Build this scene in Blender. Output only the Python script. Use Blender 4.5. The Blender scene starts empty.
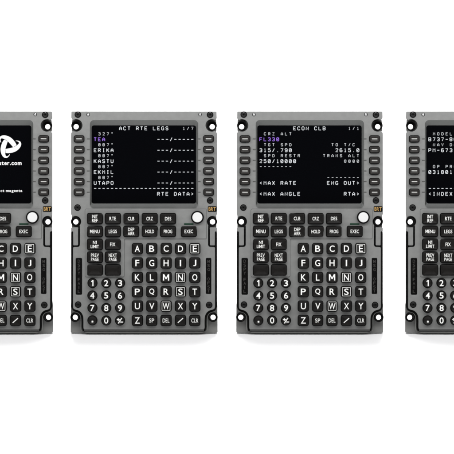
import bpy, bmesh, math, random
from mathutils import Vector, Matrix
random.seed(7)
MM = 0.001
TILT = math.radians(15)
SC = bpy.context.scene
COL = SC.collection
R = math.radians

# ------------------------------------------------------------------ materials
def mat(name, col, rough=0.5, spec=0.5, metal=0.0, emit=None, estr=1.0,
        mottle=0.0, mscale=600, bump=0.0, bscale=2500, coat=0.0, rvar=0.0, edge=None):
    m = bpy.data.materials.new(name); m.use_nodes = True
    nt = m.node_tree; b = nt.nodes['Principled BSDF']
    b.inputs['Base Color'].default_value = (*col, 1)
    b.inputs['Roughness'].default_value = rough
    b.inputs['Specular IOR Level'].default_value = spec
    b.inputs['Metallic'].default_value = metal
    b.inputs['Coat Weight'].default_value = coat
    tc = nt.nodes.new('ShaderNodeTexCoord')
    if mottle:
        n = nt.nodes.new('ShaderNodeTexNoise'); n.inputs['Scale'].default_value = mscale
        n.inputs['Detail'].default_value = 4
        nt.links.new(tc.outputs['Object'], n.inputs['Vector'])
        r = nt.nodes.new('ShaderNodeMapRange')
        r.inputs['From Min'].default_value = .3; r.inputs['From Max'].default_value = .7
        r.inputs['To Min'].default_value = 1 - mottle; r.inputs['To Max'].default_value = 1 + mottle
        nt.links.new(n.outputs['Fac'], r.inputs['Value'])
        v = nt.nodes.new('ShaderNodeVectorMath'); v.operation = 'SCALE'
        v.inputs[0].default_value = col
        nt.links.new(r.outputs['Result'], v.inputs['Scale'])
        nt.links.new(v.outputs['Vector'], b.inputs['Base Color'])
        if rvar:
            r2 = nt.nodes.new('ShaderNodeMapRange')
            r2.inputs['To Min'].default_value = rough - rvar; r2.inputs['To Max'].default_value = rough + rvar
            nt.links.new(n.outputs['Fac'], r2.inputs['Value'])
            nt.links.new(r2.outputs['Result'], b.inputs['Roughness'])
    if bump:
        n = nt.nodes.new('ShaderNodeTexNoise'); n.inputs['Scale'].default_value = bscale
        nt.links.new(tc.outputs['Object'], n.inputs['Vector'])
        bp = nt.nodes.new('ShaderNodeBump'); bp.inputs['Strength'].default_value = bump
        bp.inputs['Distance'].default_value = 0.0003
        nt.links.new(n.outputs['Fac'], bp.inputs['Height'])
        nt.links.new(bp.outputs['Normal'], b.inputs['Normal'])
    if emit:
        b.inputs['Emission Color'].default_value = (*emit, 1)
        b.inputs['Emission Strength'].default_value = estr
    return m

M_PANEL = mat('grey_paint', (.145, .147, .143), .5, .35, mottle=.06, mscale=180, bump=.3, bscale=1500, rvar=.1)
M_PLATE = mat('grey_paint_plate', (.125, .126, .121), .5, .35, mottle=.06, mscale=200, bump=.22, bscale=1500)
M_BEZEL = mat('bezel_grey_shaded', (.10, .103, .10), .5, .3, mottle=.04, bump=.15)  # darker than the panel: part of the slopes' shade put into the colour
M_GASKET = mat('black_rubber', (.0028, .0028, .0026), .7, .05, mottle=.1)
M_KEY = mat('key_plastic', (.0052, .0045, .004), .36, .17, mottle=.18, mscale=500, bump=.12, bscale=2200, rvar=.05)
M_LKEY = mat('line_key_plastic', (.0115, .010, .009), .4, .22, mottle=.12, mscale=500, bump=.12)
M_BLACK = mat('black_plastic', (.0022, .0021, .002), .6, .04, mottle=.1)
M_GLASS = mat('screen_glass', (.0006, .0007, .0012), .10, .07)
M_LEG = mat('legend_white', (.66, .66, .64), .5, .3, mottle=.03)
M_DASH = mat('dash_white', (.36, .36, .345), .5, .3, mottle=.06)
M_FRAME = mat('legend_outline', (.50, .50, .48), .5, .3)
M_SCREW = mat('black_screw', (.005, .005, .0048), .3, .22, mottle=.1)
M_STEEL = mat('bright_screw', (.42, .42, .42), .3, .5, metal=1.0)
M_SEAM = mat('seam_shadow_gap', (.05, .05, .048), .7, .1)
M_CHIN_SHADE = mat('chin_shade_grey', (.048, .048, .046), .5, .3, mottle=.06)  # shade under the chin put into a darker grey
M_TICK = mat('tick_ink', (.045, .045, .043), .6, .2)
M_KNOB = mat('white_knob', (.52, .52, .515), .4, .3, mottle=.01)
M_GREEN = mat('dark_green_lens', (.006, .030, .016), .25, .5)
M_GOLD = mat('amber_ink', (.42, .26, .09), .5, .2, emit=(.9, .5, .12), estr=.03)
M_DIM = mat('unlit_legend', (.034, .032, .030), .5, .3)
M_BOX = mat('rear_case', (.16, .16, .155), .5, .4, mottle=.05, bump=.1)
M_TXT = mat('screen_white', (.02, .02, .02), .5, .1, emit=(.80, .83, .86), estr=1.0)
M_TXTS = mat('screen_white_small', (.02, .02, .02), .5, .1, emit=(.80, .83, .86), estr=.72)
M_MAG = mat('screen_violet', (.02, .02, .02), .5, .1, emit=(.31, .14, .74), estr=1.0)
M_LOGO = mat('screen_pure_white', (.02, .02, .02), .5, .1, emit=(1, 1, 1), estr=1.0)

# ------------------------------------------------------------------ mesh helpers (photo pixels of the left whole unit = mm)
CX, BY = 144.0, 334.0
def L(px, py): return (px - CX, BY - py)

def link(name, me, m, parent=None, smooth=False):
    o = bpy.data.objects.new(name, me); COL.objects.link(o)
    if parent: o.parent = parent
    if not len(me.materials):
        for x in (m if isinstance(m, (list, tuple)) else [m]): me.materials.append(x)
    if smooth:
        for p in me.polygons: p.use_smooth = True
    return o

def rrect(w, h, r, n=6, cx=0, cy=0):
    r = min(r, w/2 - 1e-4, h/2 - 1e-4); pts = []
    for (sx, sy, a0) in ((1, 1, 0), (-1, 1, 90), (-1, -1, 180), (1, -1, 270)):
        for i in range(n + 1):
            a = R(a0 + 90 * i / n)
            pts.append((cx + sx*(w/2 - r) + r*math.cos(a), cy + sy*(h/2 - r) + r*math.sin(a)))
    return pts

def circle(cx, cy, r, n=48): return [(cx + r*math.cos(2*math.pi*i/n), cy + r*math.sin(2*math.pi*i/n)) for i in range(n)]

def curve_mesh(cu):
    o = bpy.data.objects.new('tmp', cu); COL.objects.link(o)
    dg = bpy.context.evaluated_depsgraph_get(); dg.update()
    me = bpy.data.meshes.new_from_object(o.evaluated_get(dg))
    bpy.data.objects.remove(o); bpy.data.curves.remove(cu)
    return me

def slab_mesh(loops, z0, z1, bevel=0.0):
    """outline(s) in local mm (outer + holes) extruded z0..z1 with bevelled rims"""
    cu = bpy.data.curves.new('c', 'CURVE'); cu.dimensions = '2D'; cu.fill_mode = 'BOTH'
    for lp in loops:
        s = cu.splines.new('POLY'); s.points.add(len(lp) - 1); s.use_cyclic_u = True
        for p, q in zip(s.points, lp): p.co = (q[0], q[1], 0, 1)
    h = (z1 - z0) / 2
    cu.extrude = h - bevel; cu.bevel_depth = bevel; cu.bevel_resolution = 2; cu.offset = -bevel
    me = curve_mesh(cu)
    me.transform(Matrix.Translation((0, 0, (z0 + z1)/2)))
    me.transform(Matrix.Scale(MM, 4))
    return me

def slab(name, loops, z0, z1, m, parent, bevel=0.0):
    return link(name, slab_mesh(loops, z0, z1, bevel), m, parent)

def ringloft_mesh(rings, mats=None, cap=True):
    """rings: list of point loops [(x,y,z)...] of equal length"""
    bm = bmesh.new(); prev = None
    for k, rg in enumerate(rings):
        vs = [bm.verts.new((x*MM, y*MM, z*MM)) for x, y, z in rg]
        if prev:
            for i in range(len(vs)):
                j = (i + 1) % len(vs)
                f = bm.faces.new((prev[i], prev[j], vs[j], vs[i])); f.smooth = True
                if mats: f.material_index = mats[k - 1]
        prev = vs
    if cap:
        f = bm.faces.new(prev); f.smooth = True
        if mats: f.material_index = mats[-1]
    bmesh.ops.recalc_face_normals(bm, faces=bm.faces)
    me = bpy.data.meshes.new('m'); bm.to_mesh(me); bm.free()
    return me

def key_mesh(w, h, r, top=3.6, dish=.45, flange=.45, n=6, inset=1.0):
    def rg(d, z, rr=None): return [(x, y, z) for x, y in rrect(w - 2*d, h - 2*d, max((rr if rr is not None else r - d), .3), n)]
    rings = [rg(-flange, 0.0), rg(-flange, .12), rg(-.05, .14), rg(0, .3), rg(.15, top - .7), rg(.42, top - .22),
             rg(.75, top - .02), rg(inset, top), rg(inset + .35, top - .06)]
    mats = [1, 1, 1, 1, 1, 0, 0, 0]  # flange and steep sides go black: gap shade put into the colour
    mx = min(w, h)/2
    d = inset + .35
    for f in (.35, .6, .82, .96):
        dd = d + (mx - d) * f
        rings.append([(x*(1), y, top - .06 - dish*math.sin(f*math.pi/2)) for x, y in rrect(w - 2*dd, h - 2*dd, max(r - dd, .05) if r < mx - .1 else mx - dd, n)])
        mats.append(0)
    mats.append(0)
    return ringloft_mesh(rings, mats)

# strokes --------------------------------------------------------------------
def stroke_mesh(paths, rad, zs=.25, res=1, z=0.0, radii=None):
    cu = bpy.data.curves.new('c', 'CURVE'); cu.dimensions = '3D'
    cu.bevel_depth = rad; cu.bevel_resolution = res; cu.use_fill_caps = True
    for k, lp in enumerate(paths):
        s = cu.splines.new('POLY'); s.points.add(len(lp) - 1)
        for i, (p, q) in enumerate(zip(s.points, lp)):
            p.co = (q[0], q[1], 0, 1)
            if radii: p.radius = radii[i]
    me = curve_mesh(cu)
    me.transform(Matrix.Diagonal((1, 1, zs, 1)))
    me.transform(Matrix.Translation((0, 0, z)))
    me.transform(Matrix.Scale(MM, 4))
    return me

G = {  # 4 x 6 stroke glyphs
'A': [[(0,0),(0,3.6),(2,6),(4,3.6),(4,0)],[(0,2.1),(4,2.1)]],
'B': [[(0,0),(0,6),(3,6),(3.9,5.2),(3.9,3.9),(3,3.1),(0,3.1)],[(3,3.1),(4,2.3),(4,.8),(3,0),(0,0)]],
'C': [[(4,5),(3,6),(1,6),(0,5),(0,1),(1,0),(3,0),(4,1)]],
'D': [[(0,0),(0,6),(2.6,6),(4,4.6),(4,1.4),(2.6,0),(0,0)]],
'E': [[(4,6),(0,6),(0,0),(4,0)],[(0,3.1),(3.2,3.1)]],
'F': [[(4,6),(0,6),(0,0)],[(0,3.1),(3.2,3.1)]],
'G': [[(4,5),(3,6),(1,6),(0,5),(0,1),(1,0),(3,0),(4,1),(4,2.8),(2.3,2.8)]],
'H': [[(0,0),(0,6)],[(4,0),(4,6)],[(0,3),(4,3)]],
'I': [[(1,0),(3,0)],[(1,6),(3,6)],[(2,0),(2,6)]],
'K': [[(0,0),(0,6)],[(4,6),(0,2.6)],[(1.2,3.6),(4,0)]],
'L': [[(0,6),(0,0),(4,0)]],
'M': [[(0,0),(0,6),(2,3.4),(4,6),(4,0)]],
'N': [[(0,0),(0,6),(4,0),(4,6)]],
'O': [[(0,1),(0,5),(1,6),(3,6),(4,5),(4,1),(3,0),(1,0),(0,1)]],
'P': [[(0,0),(0,6),(3,6),(4,5.1),(4,3.7),(3,2.8),(0,2.8)]],
'R': [[(0,0),(0,6),(3,6),(4,5.1),(4,3.8),(3,3),(0,3)],[(2.2,3),(4,0)]],
'S': [[(4,5),(3,6),(1,6),(0,5),(0,4),(1,3.1),(3,2.9),(4,2),(4,1),(3,0),(1,0),(0,1)]],
'T': [[(0,6),(4,6)],[(2,6),(2,0)]],
'U': [[(0,6),(0,1),(1,0),(3,0),(4,1),(4,6)]],
'V': [[(0,6),(2,0),(4,6)]],
'W': [[(0,6),(.8,0),(2,3.4),(3.2,0),(4,6)]],
'X': [[(0,0),(4,6)],[(0,6),(4,0)]],
'Y': [[(0,6),(2,3),(4,6)],[(2,3),(2,0)]],
'Z': [[(0,6),(4,6),(0,0),(4,0)]],
'0': [[(0,1),(0,5),(1,6),(3,6),(4,5),(4,1),(3,0),(1,0),(0,1)],[(.6,1.4),(3.4,4.6)]],
'1': [[(.9,4.8),(2.1,6),(2.1,0)],[(.8,0),(3.4,0)]],
'2': [[(0,5),(1,6),(3,6),(4,5),(4,3.9),(0,0),(4,0)]],
'3': [[(0,5.2),(1,6),(3,6),(4,5.1),(4,3.9),(3,3.1),(1.5,3.1)],[(3,3.1),(4,2.2),(4,.9),(3,0),(1,0),(0,.8)]],
'4': [[(3.1,0),(3.1,6),(0,1.9),(4,1.9)]],
'5': [[(3.8,6),(.3,6),(.1,3.3),(1,3.8),(3,3.8),(4,2.9),(4,1),(3,0),(1,0),(0,.8)]],
'6': [[(3.8,5.3),(3,6),(1,6),(0,5),(0,1),(1,0),(3,0),(4,1),(4,2.4),(3,3.3),(1,3.3),(0,2.5)]],
'7': [[(0,6),(4,6),(1.5,0)]],
'8': [[(1,3.2),(0,4.1),(0,5.1),(1,6),(3,6),(4,5.1),(4,4.1),(3,3.2),(1,3.2),(0,2.2),(0,1),(1,0),(3,0),(4,1),(4,2.2),(3,3.2)]],
'9': [[(.2,.7),(1,0),(3,0),(4,1),(4,5),(3,6),(1,6),(0,5),(0,3.7),(1,2.8),(3,2.8),(4,3.6)]],
'/': [[(.4,-.2),(3.6,6.2)]],
'-': [[(.1,3),(3.9,3)]],
'.': [[(1.7,0),(2.3,.35)]],
'<': [[(3.4,5),(.6,3),(3.4,1)]],
'>': [[(.6,5),(3.4,3),(.6,1)]],
'o': [[(1.1,5.9),(2.9,5.9),(2.9,4.5),(1.1,4.5),(1.1,5.9)]],
}
PITCH, C0, R0, LINE = 4.227, 95.0, 128.25, 5.468
def put(paths, text, col, row, small=False):
    w, h = (1.75, 2.6) if small else (2.2, 3.2)
    for i, ch in enumerate(text):
        if ch == ' ': continue
        cx, cy = L(C0 + (col + i)*PITCH, R0 + row*LINE)
        for st in G[ch]:
            pts = [(cx - w/2 + x/4*w, cy - h/2 + y/6*h) for x, y in st]
            paths.append(pts)

POLY = {'M': [(0,0),(0,7),(1.35,7),(3.25,3.1),(5.15,7),(6.5,7),(6.5,0),(5.25,0),(5.25,4.7),(3.65,1.5),(2.85,1.5),(1.25,4.7),(1.25,0)],
        '1': [(1.5,0),(1.5,5.35),(.1,4.6),(.1,5.75),(1.75,7),(2.75,7),(2.75,0)]}
def glyph(ch, bold):
    """flat-sided letter at natural size, base on y = 0; returns mesh in plain units"""
    if ch in POLY:
        pts = POLY[ch]; me = slab_mesh([pts], -.2, .2)
        me.transform(Matrix.Scale(1/MM, 4))
        return me
    cu = bpy.data.curves.new('t', 'FONT'); cu.body = ch; cu.size = 10
    cu.extrude = .2; cu.offset = bold; cu.resolution_u = 6
    return curve_mesh(cu)

def fit_text(body, w, h, cx, cy, z, thick=.16, bold=.0, gap=1.0):
    bm = bmesh.new(); pen = 0
    for ch in body:
        if ch == ' ': pen += 3; continue
        g = glyph(ch, bold); xs = [v.co.x for v in g.vertices]; x0, x1 = min(xs), max(xs)
        g.transform(Matrix.Translation((pen - x0, 0, 0))); bm.from_mesh(g); bpy.data.meshes.remove(g)
        pen += x1 - x0 + gap
    me = bpy.data.meshes.new('text'); bm.to_mesh(me); bm.free()
    xs = [v.co.x for v in me.vertices]; ys = [v.co.y for v in me.vertices]
    x0, x1, y0, y1 = min(xs), max(xs), min(ys), max(ys)
    sx = w/(x1 - x0) if w else h/(y1 - y0)
    sy = h/(y1 - y0)
    for v in me.vertices:
        v.co = Vector((cx + (v.co.x - (x0+x1)/2)*sx, cy + (v.co.y - (y0+y1)/2)*sy, z + (v.co.z > 0)*thick)) * MM
    return me

def join(meshes):
    bm = bmesh.new()
    for me in meshes: bm.from_mesh(me); bpy.data.meshes.remove(me)
    me = bpy.data.meshes.new('j'); bm.to_mesh(me); bm.free()
    return me

# ------------------------------------------------------------------ one control display unit
def arc(cx, cy, r, a0, a1, n=14):   # photo coordinates, degrees, y down
    return [(cx + r*math.cos(R(a0 + (a1 - a0)*i/n)), cy + r*math.sin(R(a0 + (a1 - a0)*i/n))) for i in range(n + 1)]

def mirror_close(left):   # left side listed top -> bottom; returns closed local loop
    right = [(288 - x, y) for x, y in reversed(left)]
    return [L(*p) for p in left + right]

def smooth_path(pts, n=5):
    out = []
    P = [pts[0]] + pts + [pts[-1]]
    for i in range(1, len(P) - 2):
        for k in range(n):
            t = k/n; a, b, c, d = P[i-1], P[i], P[i+1], P[i+2]
            out.append(tuple(.5*((2*b[j]) + (-a[j] + c[j])*t + (2*a[j] - 5*b[j] + 4*c[j] - d[j])*t*t + (-a[j] + 3*b[j] - 3*c[j] + d[j])*t**3) for j in (0, 1)))
    out.append(pts[-1]); return out

S_CURVE = [(73.0, 306.5), (73.6, 308.6), (75.6, 309.7), (78.6, 310.6), (81.2, 312.6), (82.9, 315.8), (83.4, 320), (83.4, 327.2)]
def s_off(d, extra=()):
    """the S curve pushed outward (to the lower left) by d"""
    s = smooth_path(S_CURVE); out = []
    for i, p in enumerate(s):
        a, b = s[max(i-1, 0)], s[min(i+1, len(s)-1)]
        tx, ty = b[0]-a[0], b[1]-a[1]; l = math.hypot(tx, ty) or 1
        out.append((p[0] - ty/l*d, p[1] + tx/l*d))
    return out

def build_unit():
    root = bpy.data.objects.new('control_display_unit', None); COL.objects.link(root)
    # front panel outline
    left = [(72.0, 111.3), (71.5, 111.5), (71.3, 112.0), (71.2, 117.6), (71.8, 118.9), (72.7, 119.6)]
    left += arc(76.2, 125.4, 6.2, 238, 360, 16) + arc(76.2, 125.4, 6.2, 0, 118, 14)[1:]
    left += [(72.2, 131.6), (71.2, 132.6), (70.9, 134), (70.8, 213.6), (71.4, 215.2), (72.2, 216.2)]
    left += arc(75.5, 221.6, 5.6, 232, 360, 14) + arc(75.5, 221.6, 5.6, 0, 42, 5)[1:]
    left += [(79.9, 226.4), (79.9, 244.8), (79.4, 246.2), (78.2, 246.9), (74.2, 247), (73.3, 247.4), (73.0, 248.2), (73.0, 305)]
    left += smooth_path(S_CURVE) + [(83.6, 328.6), (84.3, 329.3), (85, 329.4)]
    P = mirror_close(left)
    # openings in the panel: screen, annunciator slots
    sc = [L(*p) for p in [(x + CX, y) for x, y in rrect(108.4, 88.6, 4.2, 8, 0, 164.2)]]
    slotL = [(x, y) for x, y in rrect(6.4, 36.8, 1.2, 4, *L(78.9, 276.4))]
    slotR = [(x, y) for x, y in rrect(5.4, 36.0, .9, 4, *L(208.6, 276.0))]
    slab('front_panel', [P, sc, slotL, slotR], -5.0, 0, M_PANEL, root, .45)
    # gasket behind it
    g = [(73, 113), (73, 117.5), (82.3, 118.5), (82.3, 132), (72, 134), (72, 213), (81, 216), (81, 227), (79, 229), (72.2, 229.5), (71.05, 231.8), (70.95, 234), (70.95, 306.5)]
    g += s_off(1.75)[4:] + [(82.4, 330.6), (84.0, 331.5)]
    gl = mirror_close(g)
    slab('gasket', [gl, sc, slotL, slotR], -7.0, -2.2, M_GASKET, root, .3)
    # back plate with through holes
    b = [(71.3, 111.9), (71.2, 118.2), (72.0, 119.0), (71.6, 122)] + [(71.4, 130), (72, 131.6), (71.2, 133), (71.2, 214.5), (71.5, 216.5), (71.4, 227.5), (71.2, 231), (71.2, 300), (70.5, 305), (70.4, 331.8), (70.9, 332.9), (72, 333.15)]
    holes = [(75.8, 126.5), (75.5, 221.8), (74.95, 317.5)]
    hl = []
    for x, y in holes:
        hl += [circle(*L(x, y), 2.72, 32), circle(*L(288 - x, y), 2.72, 32)]
    slab('back_plate', [mirror_close(b)] + hl, -11.0, -7.02, M_PLATE, root, .35)
    # rib following the corner cut-outs
    for s in (1, -1):
        pts = [(x, y) for x, y in s_off(2.55)[6:]] + [(80.9, 329.4), (81.6, 331.3)]
        if s < 0: pts = [(288 - x, y) for x, y in pts]
        me = stroke_mesh([[L(*p) for p in pts]], .5, 3.0, 2, -4.0)
        link('corner_rib', me, M_PLATE, root, True)
    # chin: sloping lower edge of the panel
    x0, x1 = 84.2 - CX, 203.8 - CX
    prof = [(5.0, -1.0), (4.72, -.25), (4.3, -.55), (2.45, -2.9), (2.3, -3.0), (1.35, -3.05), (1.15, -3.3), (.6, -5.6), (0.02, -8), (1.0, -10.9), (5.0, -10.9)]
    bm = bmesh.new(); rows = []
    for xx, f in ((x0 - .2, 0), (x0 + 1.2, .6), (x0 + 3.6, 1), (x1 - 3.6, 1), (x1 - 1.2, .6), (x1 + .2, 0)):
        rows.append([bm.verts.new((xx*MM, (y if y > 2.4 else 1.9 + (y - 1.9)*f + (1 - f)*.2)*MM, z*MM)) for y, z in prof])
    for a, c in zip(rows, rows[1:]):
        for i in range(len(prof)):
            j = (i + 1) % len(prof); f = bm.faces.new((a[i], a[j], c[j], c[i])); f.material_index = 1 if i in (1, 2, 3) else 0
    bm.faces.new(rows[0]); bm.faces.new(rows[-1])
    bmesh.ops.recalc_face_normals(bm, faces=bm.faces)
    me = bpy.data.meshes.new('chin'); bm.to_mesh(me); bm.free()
    link('lower_edge', me, [M_PLATE, M_CHIN_SHADE], root)
    # rear case the unit leans on
    rings = []
    zr = -67.7
    for z, d in ((-11.05, 0), (zr + 1, 0), (zr, .8)):
        rings.append([(x, y, z) for x, y in rrect(120 - 2*d, 186 - 2*d, 2, 4, 0, 16 + 93 - d*0)])
    rc = link('rear_case', ringloft_mesh(rings), M_BOX, root)
    # mounting sleeves
    for (x, y), ro, dx in zip(holes, (5.0, 4.75, 4.75), (0.25, 0, 0)):
        for s in (1, -1):
            X = x + dx if s > 0 else 288 - x - dx
            hx = x if s > 0 else 288 - x
            cy = y - (1.0 if ro > 4.9 else .2)
            def rg(r, z, ccx=X, ccy=cy): 
                c = L(ccx, ccy); return [(c[0] + r*math.cos(2*math.pi*i/48), c[1] + r*math.sin(2*math.pi*i/48), z) for i in range(48)]
            rings = [rg(ro, -6.95), rg(ro, -1.5), rg(ro - .25, -1.1), rg(ro - .6, -1.0), rg(ro - .95, -1.15), rg(ro - 1.1, -1.6),
                     rg(ro - 1.2, -3.2), rg(2.95, -5.2, hx, y), rg(2.6, -5.6, hx, y), rg(2.55, -11.2, hx, y)]
            me = ringloft_mesh(rings, [0, 0, 0, 0, 0, 0, 0, 0, 0], cap=False)
            link('mounting_sleeve', me, M_BLACK, root)
    # latch tabs
    tab = [(71.0, 227.9), (72.5, 227.3), (77.9, 227.3), (78.1, 227.9), (78.1, 244.6), (77.5, 245.4), (73.6, 245.4), (73.2, 244.8), (73.1, 232.2), (72.4, 231.3), (71.0, 231.2)]
    for s in (1, -1):
        pts = [L(x if s > 0 else 288 - x, y) for x, y in tab]
        slab('latch_tab', [pts], -6.9, -.6, M_PANEL, root, .3)
    # screws
    for x, y, r in ((77.9, 114.6, 3.3), (210.1, 114.8, 3.3), (77.5, 207.6, 3.3), (210.1, 200.5, 3.3), (78.1, 304.6, 3.3), (209.2, 305, 3.3)):
        c = L(x, y)
        def rg(rr, z): return [(c[0] + rr*math.cos(2*math.pi*i/36), c[1] + rr*math.sin(2*math.pi*i/36), z) for i in range(36)]
        rings = [rg(r, .02), rg(r, .22), rg(r - .45, .24), rg(r - .55, .12), rg(r - .75, .12), rg(r - .8, .9), rg(r - 1.1, 1.15), rg(1.25, 1.2), rg(1.1, .5)]
        o = link('screw', ringloft_mesh(rings, [1, 1, 1, 1, 0, 0, 0, 1, 1]), [M_SCREW, M_BLACK], root)
        a = random.uniform(0, 3); hx = [(c[0] + .8*math.cos(a + i*math.pi/3), c[1] + .8*math.sin(a + i*math.pi/3)) for i in range(6)]
        slab('screw_socket', [circle(c[0], c[1], 1.35, 20), hx], .6, 1.42, M_SCREW, o, .1)
    for x, y in ((88.1, 114.6), (200.1, 114.5)):
        c = L(x, y)
        def rg(rr, z): return [(c[0] + rr*math.cos(2*math.pi*i/24), c[1] + rr*math.sin(2*math.pi*i/24), z) for i in range(24)]
        link('small_screw', ringloft_mesh([rg(1.75, .02), rg(1.7, .1), rg(1.25, .12), rg(1.1, .5), rg(.7, .8), rg(.2, .85)], [1, 1, 0, 0, 0, 0]), [M_STEEL, M_BLACK], root, True)
    # screen glass, bezel
    glass = rrect(105.4, 79.0, 2.6, 8, *L(143.75, 164.4))
    scr = slab('screen', [glass], -6.9, -5.6, M_GLASS, root, .1)
    def rr3(w, h, r, cx, cy, z): 
        c = L(cx, cy); return [(x, y, z) for x, y in rrect(w, h, r, 8, *c)]
    # sloping bezel: from the panel opening in to the glass
    outer = rr3(109.2, 89.4, 4.4, 144, 164.2, .12)
    outer0 = rr3(109.2, 89.4, 4.4, 144, 164.2, -.8)
    lip = rr3(108.2, 88.4, 4.0, 144, 164.2, .22)
    inner = rr3(105.0, 78.6, 2.4, 143.75, 164.4, -2.2)
    inner2 = rr3(104.6, 78.2, 2.3, 143.75, 164.4, -5.75)
    # the lower side of the frame stands proud at the glass and slopes down to the panel
    yb = BY - 203.7
    def lift(ring, amt, z=None):
        return [(x, y, zz + (amt - zz)*min(1, max(0, (yb + 2.6 - y)/2.6))) for x, y, zz in ring]
    inner_l = lift(rr3(105.0, 78.6, 2.4, 143.75, 164.4, -5.2), 3.9)
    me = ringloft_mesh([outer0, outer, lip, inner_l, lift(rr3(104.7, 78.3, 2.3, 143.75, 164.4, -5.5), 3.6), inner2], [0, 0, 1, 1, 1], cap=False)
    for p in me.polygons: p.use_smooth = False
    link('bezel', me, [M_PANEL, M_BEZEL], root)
    # tick marks beside the screen
    rows = [138.9, 149.65, 160.3, 170.95, 181.6, 192.2]
    for y in rows:
        for x in (88.4, 199.2):
            slab('tick_mark', [rrect(2.9, .75, .2, 2, *L(x, y))], .26, .34, M_TICK, root)
    # line select keys
    kme = key_mesh(10.1, 6.7, 1.7, 3.4, .25, .35, inset=1.15)
    dash = slab_mesh([rrect(5.6, .85, .2, 2)], 3.1, 3.42, .05)
    first = True
    for y in rows:
        for x in (79.15, 208.6):
            o = link('line_key', kme if first else kme.copy(), [M_LKEY, M_BLACK], root)
            o.location = (*[v*MM for v in L(x, y)], 0)
            d = link('key_mark', dash if first else dash.copy(), M_DASH, o)
            first = False
    # raised L plate under the function keys
    lp = [(85.2, 209.9), (86.0, 209.1), (205.6, 209.1), (206.4, 209.9), (206.4, 238.0), (205.6, 238.8), (125.2, 238.8), (124.2, 239.8), (124.2, 276.0), (123.4, 276.8), (86.0, 276.8), (85.2, 276.0)]
    slab('function_key_plate', [[L(*p) for p in lp]], -.2, .75, M_PANEL, root, .3)
    lc = [L(*p) for p in lp]
    link('plate_seam_shadow', stroke_mesh([lc + lc[:1]], .24, .5, 2, .05), M_SEAM, root)  # drawn dark line, the plate edge's shadow put into its colour
    # function keys
    cols = [94.95, 112.9, 131.2, 149.75, 168.1]
    rws = [218.6, 231.45, 244.35, 257.2, 269.95]
    spec = [(0,0,'INIT\nREF'),(1,0,'RTE'),(2,0,'CLB'),(3,0,'CRZ'),(4,0,'DES'),(0,1,'MENU'),(1,1,'LEGS'),(2,1,'DEP\nARR'),(3,1,'HOLD'),(4,1,'PROG'),
            (5,1,'EXEC'),(0,2,'N1\nLIMIT'),(1,2,'FIX'),(0,3,'PREV\nPAGE'),(1,3,'NEXT\nPAGE'),(0,4,''),(1,4,'')]
    fme = key_mesh(15.3, 10.5, 1.5, 3.9, .5, .42, inset=.9)
    wid = {'RTE':6.4,'CLB':6.4,'CRZ':6.4,'DES':6.2,'MENU':9.6,'LEGS':8.0,'HOLD':8.6,'PROG':8.4,'EXEC':8.4,'FIX':5.2,'INIT':5.6,'REF':5.6,'DEP':6.2,'ARR':6.6,'N1':3.8,'LIMIT':8.2,'PREV':7.8,'PAGE':7.6,'NEXT':8.0}
    for c, r, t in spec:
        x = 188.8 if c == 5 else cols[c]
        o = link('function_key' if t else 'blank_key', fme.copy(), [M_KEY, M_BLACK], root)
        o.location = (*[v*MM for v in L(x, rws[r])], .65*MM)
        ls = t.split('\n') if t else []
        ms = []
        for i, s in enumerate(ls):
            cy = 0 if len(ls) == 1 else (2.05 if i == 0 else -2.05)
            ms.append(fit_text(s, wid[s], 3.55 if len(ls) == 1 else 3.35, 0, cy, 3.2, .73, .05))
        if ms: link('legend', join(ms), M_LEG, o)
    # letter keys
    lme = key_mesh(10.5, 10.5, 1.9, 3.9, .55, .4, inset=.95)
    letters = ['A','B','C','D','E','F','G','H','I','J','K','L','M','N','O','P','Q','R','S','T','U','V','W','X','Y','Z','SP','DEL','/','CLR']
    lw = {'I': 1.3, 'J': 3.0, 'M': 6.2, 'W': 6.6, 'L': 3.6, 'F': 3.9, 'E': 4.0, 'S': 4.4, 'T': 4.6, 'K': 4.9}
    for i, t in enumerate(letters):
        x = 137.45 + 14.35*(i % 5); y = 248.6 + 14.36*(i // 5)
        o = link('letter_key' if len(t) == 1 and t != '/' else 'command_key', lme.copy(), [M_KEY, M_BLACK], root)
        o.location = (*[v*MM for v in L(x, y)], 0)
        if t == '/':
            me = stroke_mesh([[(-2.6, -2.3), (2.6, 2.3)]], .48, .3, 2, 3.7)
        elif len(t) > 1:
            me = fit_text(t, {'SP': 5.0, 'DEL': 6.8, 'CLR': 6.8}[t], 4.0, 0, 0, 3.2, .72, .03)
        else:
            framed = t in 'ENSW'
            me = fit_text(t, lw.get(t, 5.0), 6.3, 0, 0, 3.25, .6, {'M': .04, 'Q': .1, 'W': .06, 'N': .08, 'K': .06}.get(t, .07))
            if framed:
                fr = slab_mesh([rrect(8.5, 8.9, .5, 3), rrect(7.6, 8.0, .3, 3)], 3.4, 3.9, .04)
                link('legend_outline', fr, M_FRAME, o)
        link('legend', me, M_LEG, o)
    # number keys
    nme = key_mesh(9.5, 9.5, 4.75, 3.8, .9, .35, n=12, inset=.7)
    for i, t in enumerate(['1','2','3','4','5','6','7','8','9','.','0','+/-']):
        x = 92.45 + 13.82*(i % 3); y = 283.05 + 12.45*(i // 3)
        o = link('number_key', nme.copy(), [M_KEY, M_BLACK], root)
        o.location = (*[v*MM for v in L(x, y)], 0)
        if t == '.': me = slab_mesh([rrect(1.7, 1.7, .3, 2, .1, -1.2)], 2.6, 3.35)
        elif t == '+/-': me = stroke_mesh([[(-3.1, .9), (-.3, .9)], [(-1.7, 2.2), (-1.7, -.3)], [(-1.7, -2.9), (1.8, 2.4)], [(.3, -1.6), (3.1, -1.6)]], .55, .35, 1, 3.62)
        else: me = fit_text(t, 2.2 if t == '1' else 4.1, 6.1, 0, 0, 2.9, .75, .05 if t == '1' else .1)
        link('legend', me, M_LEG, o)
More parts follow.
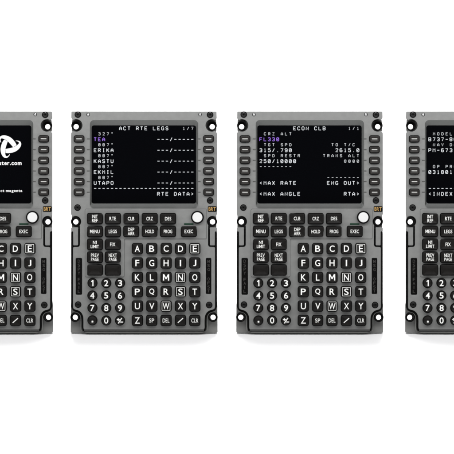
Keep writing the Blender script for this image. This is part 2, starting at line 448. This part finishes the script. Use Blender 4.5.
    # brightness knob
    c = L(197.4, 217.3)
    def rg(rr, z): return [(c[0] + rr*math.cos(2*math.pi*i/64), c[1] + rr*math.sin(2*math.pi*i/64), z) for i in range(64)]
    kb = link('brightness_knob', ringloft_mesh([rg(6.45, .7), rg(6.45, 1.2), rg(6.4, 3.6), rg(6.0, 4.1), rg(5.2, 4.2), rg(5.1, 3.9), rg(5.0, 3.9)]), M_BLACK, root)
    link('knob_cap', ringloft_mesh([rg(5.02, 3.85), rg(5.0, 4.1), rg(4.8, 4.35), rg(4.0, 4.42), rg(2, 4.44), rg(.3, 4.44)]), M_KNOB, kb)
    # EXEC lamp, BRT plate, annunciators
    slab('execute_light', [rrect(9.4, 1.7, .3, 2, *L(188.8, 224.0))], .6, 1.0, M_GREEN, root, .1)
    bp = slab('brightness_label', [rrect(8.8, 5.6, .9, 3, *L(212.25, 209.0))], -.1, .35, M_BLACK, root, .1)
    link('lettering', fit_text('BRT', 7.0, 3.6, *L(212.2, 209.0), .37, .05, .05), M_GOLD, bp)
    for (x, w, words) in ((78.9, 6.3, ('DSPY', 'FAIL')), (208.6, 5.3, ('MSG', 'OFST'))):
        c = L(x, 276.4 if x < 100 else 276.0)
        a = slab('annunciator', [rrect(w, 36.7 if x < 100 else 35.9, 1.1, 4, *c)], -4.8, -.9, M_BLACK, root, .25)
        ms = []
        for k, wd in enumerate(words):
            y0 = (15.2 if k == 0 else -3.0)
            if wd == 'MSG': y0 = 14.5
            for i, ch in enumerate(wd):
                ms.append(fit_text(ch, .6 if ch == 'I' else 2.3, 2.9, c[0], c[1] + y0 - 4.0*i, -.88, .05, .0))
        link('lettering', join(ms), M_DIM, a)
    return root, scr

unit, screen = build_unit()

def copy_tree(o, parent=None):
    c = o.copy(); COL.objects.link(c); c.parent = parent
    for ch in list(o.children): copy_tree(ch, c)
    return c

def place(root, off):
    root.rotation_euler = (math.pi/2 - TILT, 0, 0)
    root.location = ((CX + off - 227)*MM, 0, 8*math.sin(TILT)*MM)

OFFS = [-164.9, 0.0, 165.85, 335.1]
units = [unit]
for k in range(3): units.append(copy_tree(unit))
LABELS = [
 'grey flight computer keypad whose black screen shows a white looped ribbon logo',
 'grey flight computer keypad whose screen is headed ACT RTE LEGS with waypoint names',
 'grey flight computer keypad whose screen is headed ECON CLB',
 'grey flight computer keypad cut by the right edge, INDEX at the foot of its screen',
]
for u in units:      # keys never sit perfectly alike
    for ch in u.children:
        if '_key' in ch.name and 'plate' not in ch.name:
            ch.rotation_euler = (random.uniform(-.012, .012), random.uniform(-.012, .012), random.uniform(-.01, .01))
            ch.location.z += random.uniform(-.03, .12)*MM
            ch.location.x += random.uniform(-.07, .07)*MM; ch.location.y += random.uniform(-.07, .07)*MM
for u, off, lb in zip(units, OFFS, LABELS):
    place(u, off); u['label'] = lb; u['category'] = 'flight computer'; u['group'] = 'flight computer units standing in a row'

def screen_of(u): return next(c for c in u.children if c.name.startswith('screen') and 'screw' not in c.name)
ZT = -5.52
def page(u, big, small, mag=()):
    s = screen_of(u)
    for name, items, m, rad, sm in (('screen_text', big, M_TXT, .29, False), ('small_screen_text', small, M_TXTS, .24, True), ('highlighted_text', mag, M_MAG, .34, False)):
        for t, c, r in items:      # every line of writing is its own piece
            paths = []; put(paths, t, c, r, sm)
            link(name, stroke_mesh(paths, rad, .2, 0, ZT), m, s)

page(units[1],
  [('ACT RTE LEGS', 6, 0), ('ERIKA', 0, 4), ('KASTU', 0, 6), ('EKMIL', 0, 8), ('UTAPO', 0, 10), ('RTE DATA>', 15, 12)]
  + [('---/-----', 15, r) for r in (2, 4, 6, 8, 10)] + [('-'*24, 0, 11)],
  [('1/7', 21, 0), ('327o', 1, 1)] + [('007o', 1, r) for r in (3, 5, 7, 9)],
  [('TEA', 0, 2)])
page(units[2],
  [('ECON CLB', 8, 0), ('315/.790', 0, 4), ('250/10000', 0, 6), ('<MAX RATE', 0, 10), ('<MAX ANGLE', 0, 12), ('2615.0', 18, 4), ('ENG OUT>', 16, 10), ('RTA>', 20, 12)],
  [('1/1', 21, 0), ('CRZ ALT', 1, 1), ('TGT SPD', 1, 3), ('TO T/C', 17, 3), ('SPD RESTR', 1, 5), ('TRANS ALT', 15, 5), ('8000', 20, 6), ('--------', 0, 7), ('--------', 16, 9)],
  [('FL330', 0, 2)])
page(units[3],
  [('B737-800', 0, 2), ('PM-673', 0, 4), ('031801', 0, 8), ('<INDEX', 0, 12)] + [('-'*24, 0, 11)],
  [('MODEL', 1, 1), ('NAV DATA', 1, 3), ('OP PROGRAM', 1, 7)])

# looped ribbon logo + two lines on the first screen
s1 = screen_of(units[0])
base = [(90,365,34),(140,362,41),(200,351,43),(250,334,41),(290,310,37),(322,280,31),(341,250,24),(343,222,17),(330,203,12),(308,192,8),(285,187,5),(268,189,3.5)]
sm_c = smooth_path([(p[0], p[1]) for p in base], 4); rad_i = []
for i in range(len(base) - 1):
    for k in range(4): rad_i.append(base[i][2] + (base[i+1][2] - base[i][2])*k/4)
rad_i.append(base[-1][2])
ms = []
for k in range(3):
    a = R(120*k); pts = []
    for (x, y) in sm_c:
        dx, dy = x - 148, y - 275
        xx = 148 + dx*math.cos(a) - dy*math.sin(a); yy = 275 + dx*math.sin(a) + dy*math.cos(a)
        px, py = xx/17.46, 130 + yy/17.46
        l = L(px - OFFS[0], py); pts.append(l)
    ms.append(stroke_mesh([pts], 1.0, .12, 4, ZT + .03*k, [r/17.46 for r in rad_i]))
link('screen_logo', join(ms), M_LOGO, s1)
c = L((22/17.46 + 21.4)/2 - .75 - OFFS[0] - .6, 163.3)
def line(text, x0, x1, y, h, bold, desc=0):
    c = L((x0 + x1)/2 - OFFS[0], y); return fit_text(text, x1 - x0, h, c[0], c[1] - desc, -5.58, .06, bold)
link('screen_text', line('uter.com', -1.6, 21.3, 163.2, 3.6, .28), M_LOGO, s1)
link('screen_text', line('ct magenta', .2, 22.0, 191.2, 3.2, .2), M_LOGO, s1)

# ------------------------------------------------------------------ seamless white ground and backdrop
def ground():
    m = bpy.data.materials.new('white_acrylic'); m.use_nodes = True
    nt = m.node_tree; b = nt.nodes['Principled BSDF']
    b.inputs['Base Color'].default_value = (.83, .826, .83, 1)
    b.inputs['Roughness'].default_value = .33
    b.inputs['Specular IOR Level'].default_value = .5
    bm = bmesh.new(); rows = []
    prof = [(-4, 0), (-2, 0), (-1, 0), (0, 0), (1, 0), (2.2, 0)]
    prof += [(2.2 + 1.0*math.sin(R(a)), 1.0 - 1.0*math.cos(R(a))) for a in range(10, 91, 10)] + [(3.2, 4.5)]
    for x in (-4, 4): rows.append([bm.verts.new((x, y, z)) for y, z in prof])
    for i in range(len(prof) - 1):
        f = bm.faces.new((rows[0][i], rows[1][i], rows[1][i+1], rows[0][i+1])); f.smooth = True
    bmesh.ops.recalc_face_normals(bm, faces=bm.faces)
    me = bpy.data.meshes.new('ground'); bm.to_mesh(me); bm.free()
    o = bpy.data.objects.new('ground', me); COL.objects.link(o); me.materials.append(m)
    o['kind'] = 'structure'
ground()

# ------------------------------------------------------------------ light
w = bpy.data.worlds.new('World'); SC.world = w; w.use_nodes = True
w.node_tree.nodes['Background'].inputs['Color'].default_value = (.97, .98, 1, 1)
w.node_tree.nodes['Background'].inputs['Strength'].default_value = 0.27
def area(name, loc, target, sx, sy, power, col=(1, 1, 1)):
    d = bpy.data.lights.new(name, 'AREA'); d.shape = 'RECTANGLE'; d.size = sx; d.size_y = sy; d.energy = power; d.color = col
    o = bpy.data.objects.new(name, d); COL.objects.link(o); o.location = loc
    o.rotation_euler = (Vector(target) - Vector(loc)).to_track_quat('-Z', 'Y').to_euler()
    return o
area('strip_softbox', (0, -.25, .475), (0, 0, .19), 2.0, .16, 8.0)
area('added_back_softbox', (0, 1.0, 1.75), (0, .1, 0), .55, .7, 66)  # added unseen lamp, whitens the floor behind and leaves shade in front
area('added_backdrop_softbox', (0, 1.5, 2.6), (0, 3.0, .9), 4.5, .6, 110)  # lamp added out of view to whiten the backdrop

# ------------------------------------------------------------------ camera square to the tilted faces
D = 4.0
cam = bpy.data.cameras.new('Camera'); co = bpy.data.objects.new('Camera', cam); COL.objects.link(co)
mt = Matrix.Translation((0, 0, 8*math.sin(TILT)*MM)) @ Matrix.Rotation(math.pi/2 - TILT, 4, 'X')
co.matrix_world = mt @ Matrix.Translation((0, (BY - 227)*MM, D))
cam.sensor_width = 36; cam.lens = 36*D/.454; cam.clip_start = .1; cam.clip_end = 50
SC.camera = co
SC.view_settings.view_transform = 'Standard'; SC.view_settings.look = 'None'; SC.view_settings.gamma = 1; SC.view_settings.exposure = 0
SC.cycles.use_denoising = True
SC.cycles.pixel_filter_type = 'BLACKMAN_HARRIS'; SC.cycles.filter_width = 1.9
SC.cycles.max_bounces = 8
